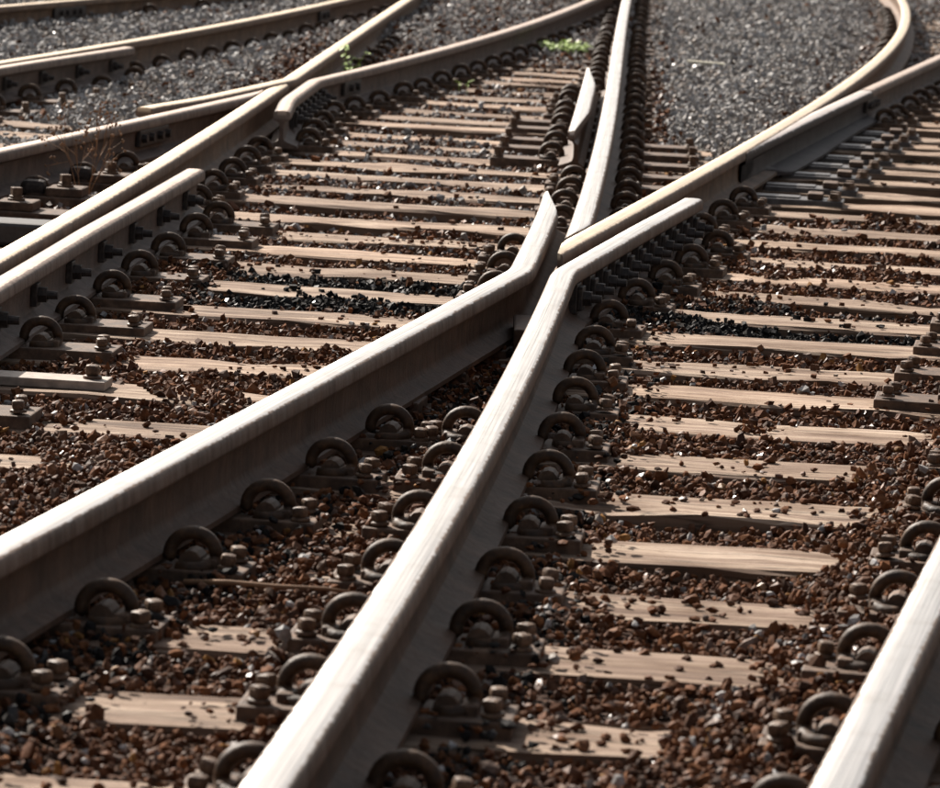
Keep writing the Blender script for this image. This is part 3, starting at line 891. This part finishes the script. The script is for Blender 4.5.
# ---- right-hand rail of the right track
DR = rail('running_rail', 'bright rail crossing the bottom right corner', cD, 4.4, 15.5, M_RAIL_BRIGHT, step=.2)
fasten(DR, cD, 4.4, 10.1, left=(0, 99), right=(0, 99))
fasten(DR, cD, 10.1, 15, left=None, right=(0, 99))
KD = rail('check_rail', 'check rail beside the right-hand rail, its long plates reaching in at the right edge', cKD, 10.25, 14.5, M_RAIL_DULL, rfoot=.55, step=.15)
fasten(KD, cKD, 10.2, 14.5, left=(0, 99), right=None, longl=(0, 99, .315))
bolts(KD, cKD, 10.25, 14.5, .6, -1)

# ---- left rail of the middle track, its check rail, and the second crossing
yT = tip(lambda y: cG(y) - .036 - (cA(y) + .036) + .016)
yGe = tip(lambda y: cG(y) + .012 - cA(y))
def clA(y, z, a):
    if z == 'head': return max(a, min(.034, cG(y) - .036 - cA(y)))
    if y > 17.5:
        lo = (cG(y) - cA(y)) / 2 + .0012 if y < yGe else cG(y) - .05 - cA(y)
        return min(max(a, min(lo, .03)), .056)
    return min(a, .07)
def clG(y, z, a):
    if z == 'head': return min(a, max(-.034, cA(y) - .0375 - cG(y)))
    if y > 17.0:
        return max(min(a, max(-.03, (cA(y) - cG(y)) / 2 - .0012)), -.056)
    return a
AR = rail('running_rail', 'polished rail from the left edge rising to the tip of the far-left crossing', cA, 7.6, yT, M_RAIL_TAN, step=.15, clamp=clA)
fasten(AR, cA, 7.6, 17.6, left=(7.6, 15.2), right=(14.65, 17.7))
KA = rail('check_rail', 'dull check rail with square bolts along the left rail, ending mid left', cKA, 7.4, 14.62, M_RAIL_DULL, lfoot=.55, step=.12)
fasten(KA, cKA, 7.4, 14.6, left=None, right=(0, 99), longr=(0, 99, .305), skip=(6,))
for (k, side, d, xl, xr, dz) in SLEEP:
    if k == 6:                                     # one sleeper carries a bare pale bar instead of a clipped plate
        y = solve_y(cKA, d); x = cKA(y)
        FB = empty('flat_bar', (x, y, dz)); FB.rotation_euler = (0, 0, -ANG)
        tag(FB, 'pale flat steel bar with one screw at the left edge below the check rail', 'steel bar')
        bm = bmesh.new(); add_box(bm, .072, .375, -.055, .055, .002, .024, .003)
        link('bar', bm_mesh('bar', bm), FB, M_BAR)
        sc_ = link('coach_screw', SCREW, FB); sc_.location = (.335, .0, .0242); sc_.scale = (.95, .95, .95)
bolts(KA, cKA, 7.4, 14.55, .599, 1, first=.30)
GR = rail('running_rail', 'dark-sided rail at the left edge meeting the far-left crossing', cG, 12.2, yGe, M_RAIL_DULL, step=.15, clamp=clG)
fasten(GR, cG, 12.2, 17.4, left=(0, 17.3), right=(15.1, 16.6))
fishplate(GR, cG, 17.0, 1, .22)
WA = rail('wing_rail', 'tan rail with a sawn near end left of the far-left crossing, running to the top', cWA, 17.55, 36, M_RAIL_TAN, step=.15, kinks=(20.2,), rfoot=.80)
fasten(WA, cWA, 17.5, 36, left=(17.5, 36), right=(22.2, 36))
WF = rail('wing_rail', 'brown-topped rail flaring at the far-left crossing and joining the central rail at top', cWF, 17.75, 33.6, M_RAIL_DULL, step=.15, kinks=(20.0,), lfoot=.80)
fasten(WF, cWF, 17.75, 33, left=(22.3, 33), right=(17.7, 33))
bolts(WF, cWF, 18.0, 20.3, .26, 1, first=.5, stack=2, z=.1)
fishplate(WF, cWF, 20.75, 1, .20)
HR = rail('running_rail', 'tan-topped rail crossing the top left of the photo beyond its check rail', cH, 17.0, 38, M_RAIL_TAN, step=.15)
fasten(HR, cH, 17, 38, left=(17, 38), right=(22.0, 38))
fishplate(HR, cH, 28.3, 1, .2)
KH = rail('check_rail', 'short brown check rail with square bolts at the upper left edge', cKH, 16.6, 22.0, M_RAIL_DULL, lfoot=.55, step=.15)
fasten(KH, cKH, 16.6, 22, left=None, right=(0, 99), longr=(0, 99, .30))
bolts(KH, cKH, 16.6, 21.95, .599, 1, first=.25)
KV = rail('check_rail', 'short check rail with pointed ends left of the long central rail', cKV, 17.42, 22.2, M_RAIL_BRIGHT, rfoot=.55, step=.12,
          clamp=lambda y, z, a: min(a, .036 - .060 * min(1, max(0, (y - 20.6) / 1.6)) - .045 * min(1, max(0, (18.9 - y) / 1.5))) if z == 'head' else a)
fasten(KV, cKV, 17.4, 22.3, left=(0, 99), right=None, longl=(0, 20.6, .36))
IR = rail('running_rail', 'brown rail with a bolted joint in the top left corner', cI, 20.5, 32, M_RAIL_TAN, step=.3)
fishplate(IR, cI, 27.0, 1, .3)
for yy in (28.35, 29.5, 31.0):
    c = link('spring_clip', CLIP[1], IR); c.location = (cI(yy), yy, .03); c.rotation_euler = (0, 0, -.23)

# ---- switch blade on the right
def clJ(y, z, a):
    if z == 'head': return max(a, min(.033, cB(y) + .0375 - cJ(y)))
    if z == 'web': return min(max(a, min(.026, cB(y) + .022 - cJ(y))), .034)
    lo2 = cB(y) + .0705 - cJ(y)
    hi = .012 + .088 * ease(y, 17.55, 17.8) - .03 * ease(y, 18.5, 20.8)
    return min(max(a * 1.5, min(lo2, hi - .008)), hi)
JB = rail('switch_blade', 'planed switch blade with broad greased foot against the right-hand rail', cJ, 16.75, 21.4, M_RAIL_DARK, step=.08, clamp=clJ, dz=-.003)
JR = rail('running_rail', 'dark rail continuing from the switch blade heel to the right edge', cJ, 21.412, 30, M_RAIL_DULL, step=.2)
fasten(JR, cJ, 21.3, 30, left=(25.5, 30), right=(21.3, 30))
fishplate(JR, cJ, 21.45, 1, .22)
# slide chairs under the blade, each on its sleeper
n = 0
for (k, side, d, xl, xr, dz) in SLEEP:
    if side == 'left': continue
    y = solve_y(cB, d)
    if not (16.1 < y < 21.3): continue
    n += 1
    ch = empty('slide_chair', (cB(y), y, dz)); ch.rotation_euler = (0, 0, -ANG - .03)
    tag(ch, 'greased steel slide chair under the switch blade, %s from the blade tip' % ordw(n), 'slide chair', 'slide chairs of the switch')
    bm = bmesh.new(); add_box(bm, .072, .44, -.085, .085, -.01, .020, .004)
    add_box(bm, .072, .27, -.05, .05, .0202, .0265, .002)
    o = link('slide_plate', bm_mesh('slide_plate', bm), ch, M_SLIDE)
    bm = bmesh.new(); add_box(bm, .30, .36, -.06, .06, .0205, .045, .006)
    link('stop_block', bm_mesh('stop_block', bm), ch, M_PLATE)
    for oy in (-.052, .052):
        s = link('coach_screw', SCREWQ, ch); s.location = (.405, oy, .0205); s.rotation_euler = (0, 0, RNG.uniform(0, 6)); s.scale = (.95, .95, .55)

# ---- spacer castings closing the throat of the crossing
bm = bmesh.new(); 
y0_, y1_ = 11.25, 12.0
for ya, yb in ((11.2, 11.55), (11.75, 12.15)):
    for s_ in range(1):
        xa, xb = cWB((ya + yb) / 2) + .06, cWC((ya + yb) / 2) - .06
        bm = bmesh.new(); add_box(bm, xa - cB(ya), xb - cB(ya), 0, yb - ya, .03, .085, .006)
        o = link('spacer_block', bm_mesh('spacer_block', bm), None, M_PLATE)
        o.location = (cB(ya), ya, 0)
        tag(o, 'rusty steel spacer block wedged between the wing rails %s the crossing nose' % ('well before' if ya < 11.5 else 'just before'), 'spacer block')

# ---- heavy chairs with square screws beside the rail at the left edge
for i, (k, side, d, xl, xr, dz) in enumerate([s for s in SLEEP if s[1] == 'all' and 12 <= s[0] <= 15]):
    y = solve_y(cG, d); x = cG(y)
    h = empty('rail_chair', (x, y, dz)); h.rotation_euler = (0, 0, -ANG)
    tag(h, 'rusty block chair with tall square screw, left edge, %s from the dry weed' % ordw(15 - k + 1), 'rail chair', 'block chairs at the left edge')
    bm = bmesh.new(); add_box(bm, .075, .40, -.10, .10, -.008, .030, .006)
    link('chair_base', bm_mesh('chair_base', bm), h, M_PLATE)
    bm = bmesh.new(); add_box(bm, .155, .285, -.075, .075, .0302, .062, .006)
    link('chair_block', bm_mesh('chair_block', bm), h, M_PLATE)
    bm = bmesh.new(); add_box(bm, .065, .15, -.06, .06, .0303, .085, .02)
    link('jaw', bm_mesh('jaw', bm), h, M_BOLT)
    s = link('coach_screw', SCREWQ, h); s.location = (.215, -.01, .0622); s.rotation_euler = (0, 0, .5); s.scale = (1.0, 1.0, .85)

for r in [o for o in list(COL.objects) if o.type == 'EMPTY' and 'y0' in o.keys()]:
    reparent_local(r)
    del r['y0']

# ------------------------------------------------------------------ small things
# tarred timber block at the left edge
bm = bmesh.new(); add_box(bm, -.20, .20, -.09, .09, 0, .075, .012)
o = link('timber_block', bm_mesh('timber_block', bm), None, M_TAR)
o.location = (-1.55, 13.62, .0); o.rotation_euler = (0, 0, -.1)
tag(o, 'black tarred timber block lying at the left edge below the dry weed', 'timber block')
# pale slat in the grey gravel
def bz(x, y): return float(bed_z(np.array([x]), np.array([y]))[0])
bm = bmesh.new(); add_box(bm, -.11, .11, -.03, .03, 0, .016, .003)
o = link('wood_slat', bm_mesh('wood_slat', bm), None, M_PALE); o.location = (1.27, 24.8, bz(1.27, 24.8) + .035); o.rotation_euler = (0, .03, -.08)
tag(o, 'pale wooden slat lying in the grey gravel between the diverging rails', 'slat')
# twig on a near sleeper
v, f = tube([(0, 0, 0), (.08, -.012, .006), (.17, -.015, .004), (.26, -.03, .008), (.33, -.032, .003)], [.006, .0055, .005, .004, .0025], 6)
o = link('twig', mesh_from('twig', v, f, True), None, M_DRY); o.location = (-.50, 7.62, .014); o.rotation_euler = (0, 0, -.05)
tag(o, 'dry brown twig lying on a sleeper between the two foreground rails', 'twig')

def leaf(bm, base, d, L, W, droop):
    d = Vector(d).normalized(); s = d.cross(Vector((0, 0, 1)))
    if s.length < 1e-3: s = Vector((1, 0, 0))
    s.normalize(); pts = []
    for t, wv in ((0, .15), (.3, .9), (.6, 1), (.85, .55), (1, .05)):
        p = Vector(base) + d * L * t - Vector((0, 0, 1)) * droop * L * t * t
        pts.append((bm.verts.new(p + s * W * wv * .5), bm.verts.new(p - Vector((0, 0, .12 * W * wv))), bm.verts.new(p - s * W * wv * .5)))
    for a, b in zip(pts, pts[1:]):
        bm.faces.new((a[0], b[0], b[1], a[1])); bm.faces.new((a[1], b[1], b[2], a[2]))

def weed(name, label, loc, n, spread, hgt, lw, rng):
    e = empty(name, loc); tag(e, label, 'weed')
    bm = bmesh.new(); bs = bmesh.new()
    for i in range(n):
        x, y = rng.normal(0, spread[0]), rng.normal(0, spread[1]); h = hgt * rng.uniform(.35, 1)
        lean = (rng.normal(0, .35), rng.normal(0, .35))
        v, f = tube([(x, y, -.03), (x + lean[0] * h * .4, y + lean[1] * h * .4, h * .6), (x + lean[0] * h, y + lean[1] * h, h)], [.002, .0018, .001], 4)
        vs = [bs.verts.new(p) for p in v]
        for q in f: bs.faces.new([vs[j] for j in q])
        for j in range(6):
            t = rng.uniform(.25, 1); a = rng.uniform(0, 6.28)
            leaf(bm, (x + lean[0] * h * t, y + lean[1] * h * t, h * t), (math.cos(a), math.sin(a), rng.uniform(.1, .9)), lw * rng.uniform(1.6, 3), lw * rng.uniform(.6, 1.1), rng.uniform(.1, .7))
    tag(link('leaves', bm_mesh('leaves', bm), e, M_GREEN), kind='stuff'); tag(link('stems', bm_mesh('stems', bs), e, M_GREEN), kind='stuff')
WR = np.random.default_rng(5)
weed('green_weed', 'bright green weed clump on the ballast at the top centre', (.47, 26.8, bz(.47, 26.8)), 44, (.085, .13), .065, .020, WR)
weed('green_weed', 'small green sprig growing beside the far-left crossing rail', (-.72, 22.3, .02), 4, (.012, .02), .26, .022, WR)
weed('green_weed', 'few small leaves among the clips below the brown-topped rail', (-.17, 22.6, .02), 2, (.03, .04), .10, .016, WR)
weed('green_weed', 'tiny green weed between the diverging rails at the top right', (2.40, 26.2, .0), 8, (.04, .05), .12, .02, WR)

def dry_weed():
    e = empty('dry_weed', (-1.42, 15.3, 0)); tag(e, 'dry brown twiggy weed in front of the rail at the left edge', 'weed'); e.scale = (.75, .75, .85)
    rng = np.random.default_rng(9)
    bs = bmesh.new(); bh = bmesh.new()
    def br(p, d, L, r, lev):
        pts = [p]; dd = Vector(d)
        for i in range(3):
            dd = (dd + Vector(rng.normal(0, .13, 3))).normalized(); pts.append(pts[-1] + dd * L / 3)
        v, f = tube(pts, [r, r * .85, r * .7, r * .5], 4)
        vs = [bs.verts.new(q) for q in v]
        for q in f: bs.faces.new([vs[j] for j in q])
        if lev == 0:
            for _ in range(3):
                m = Matrix.Translation(pts[-1] + Vector(rng.normal(0, .006, 3)))
                bmesh.ops.create_icosphere(bh, subdivisions=1, radius=rng.uniform(.004, .008), matrix=m)
            return
        for i in range(4 if lev > 1 else 3):
            t = rng.uniform(.35, 1); k = min(2, int(t * 3))
            q = pts[k].lerp(pts[k + 1], t * 3 - k)
            br(q, (dd + Vector(rng.normal(0, .55, 3)) + Vector((0, 0, .25))).normalized(), L * rng.uniform(.45, .7), r * .6, lev - 1)
    for i in range(5):
        br(Vector((rng.normal(0, .025), rng.normal(0, .02), -.02)), (rng.normal(0, .28), rng.normal(0, .2), 1), .26, .0032, 2)
    tag(link('stalks', bm_mesh('stalks', bs), e, M_DRY), kind='stuff'); tag(link('seed_heads', bm_mesh('seed_heads', bh), e, M_DRY), kind='stuff')
dry_weed()
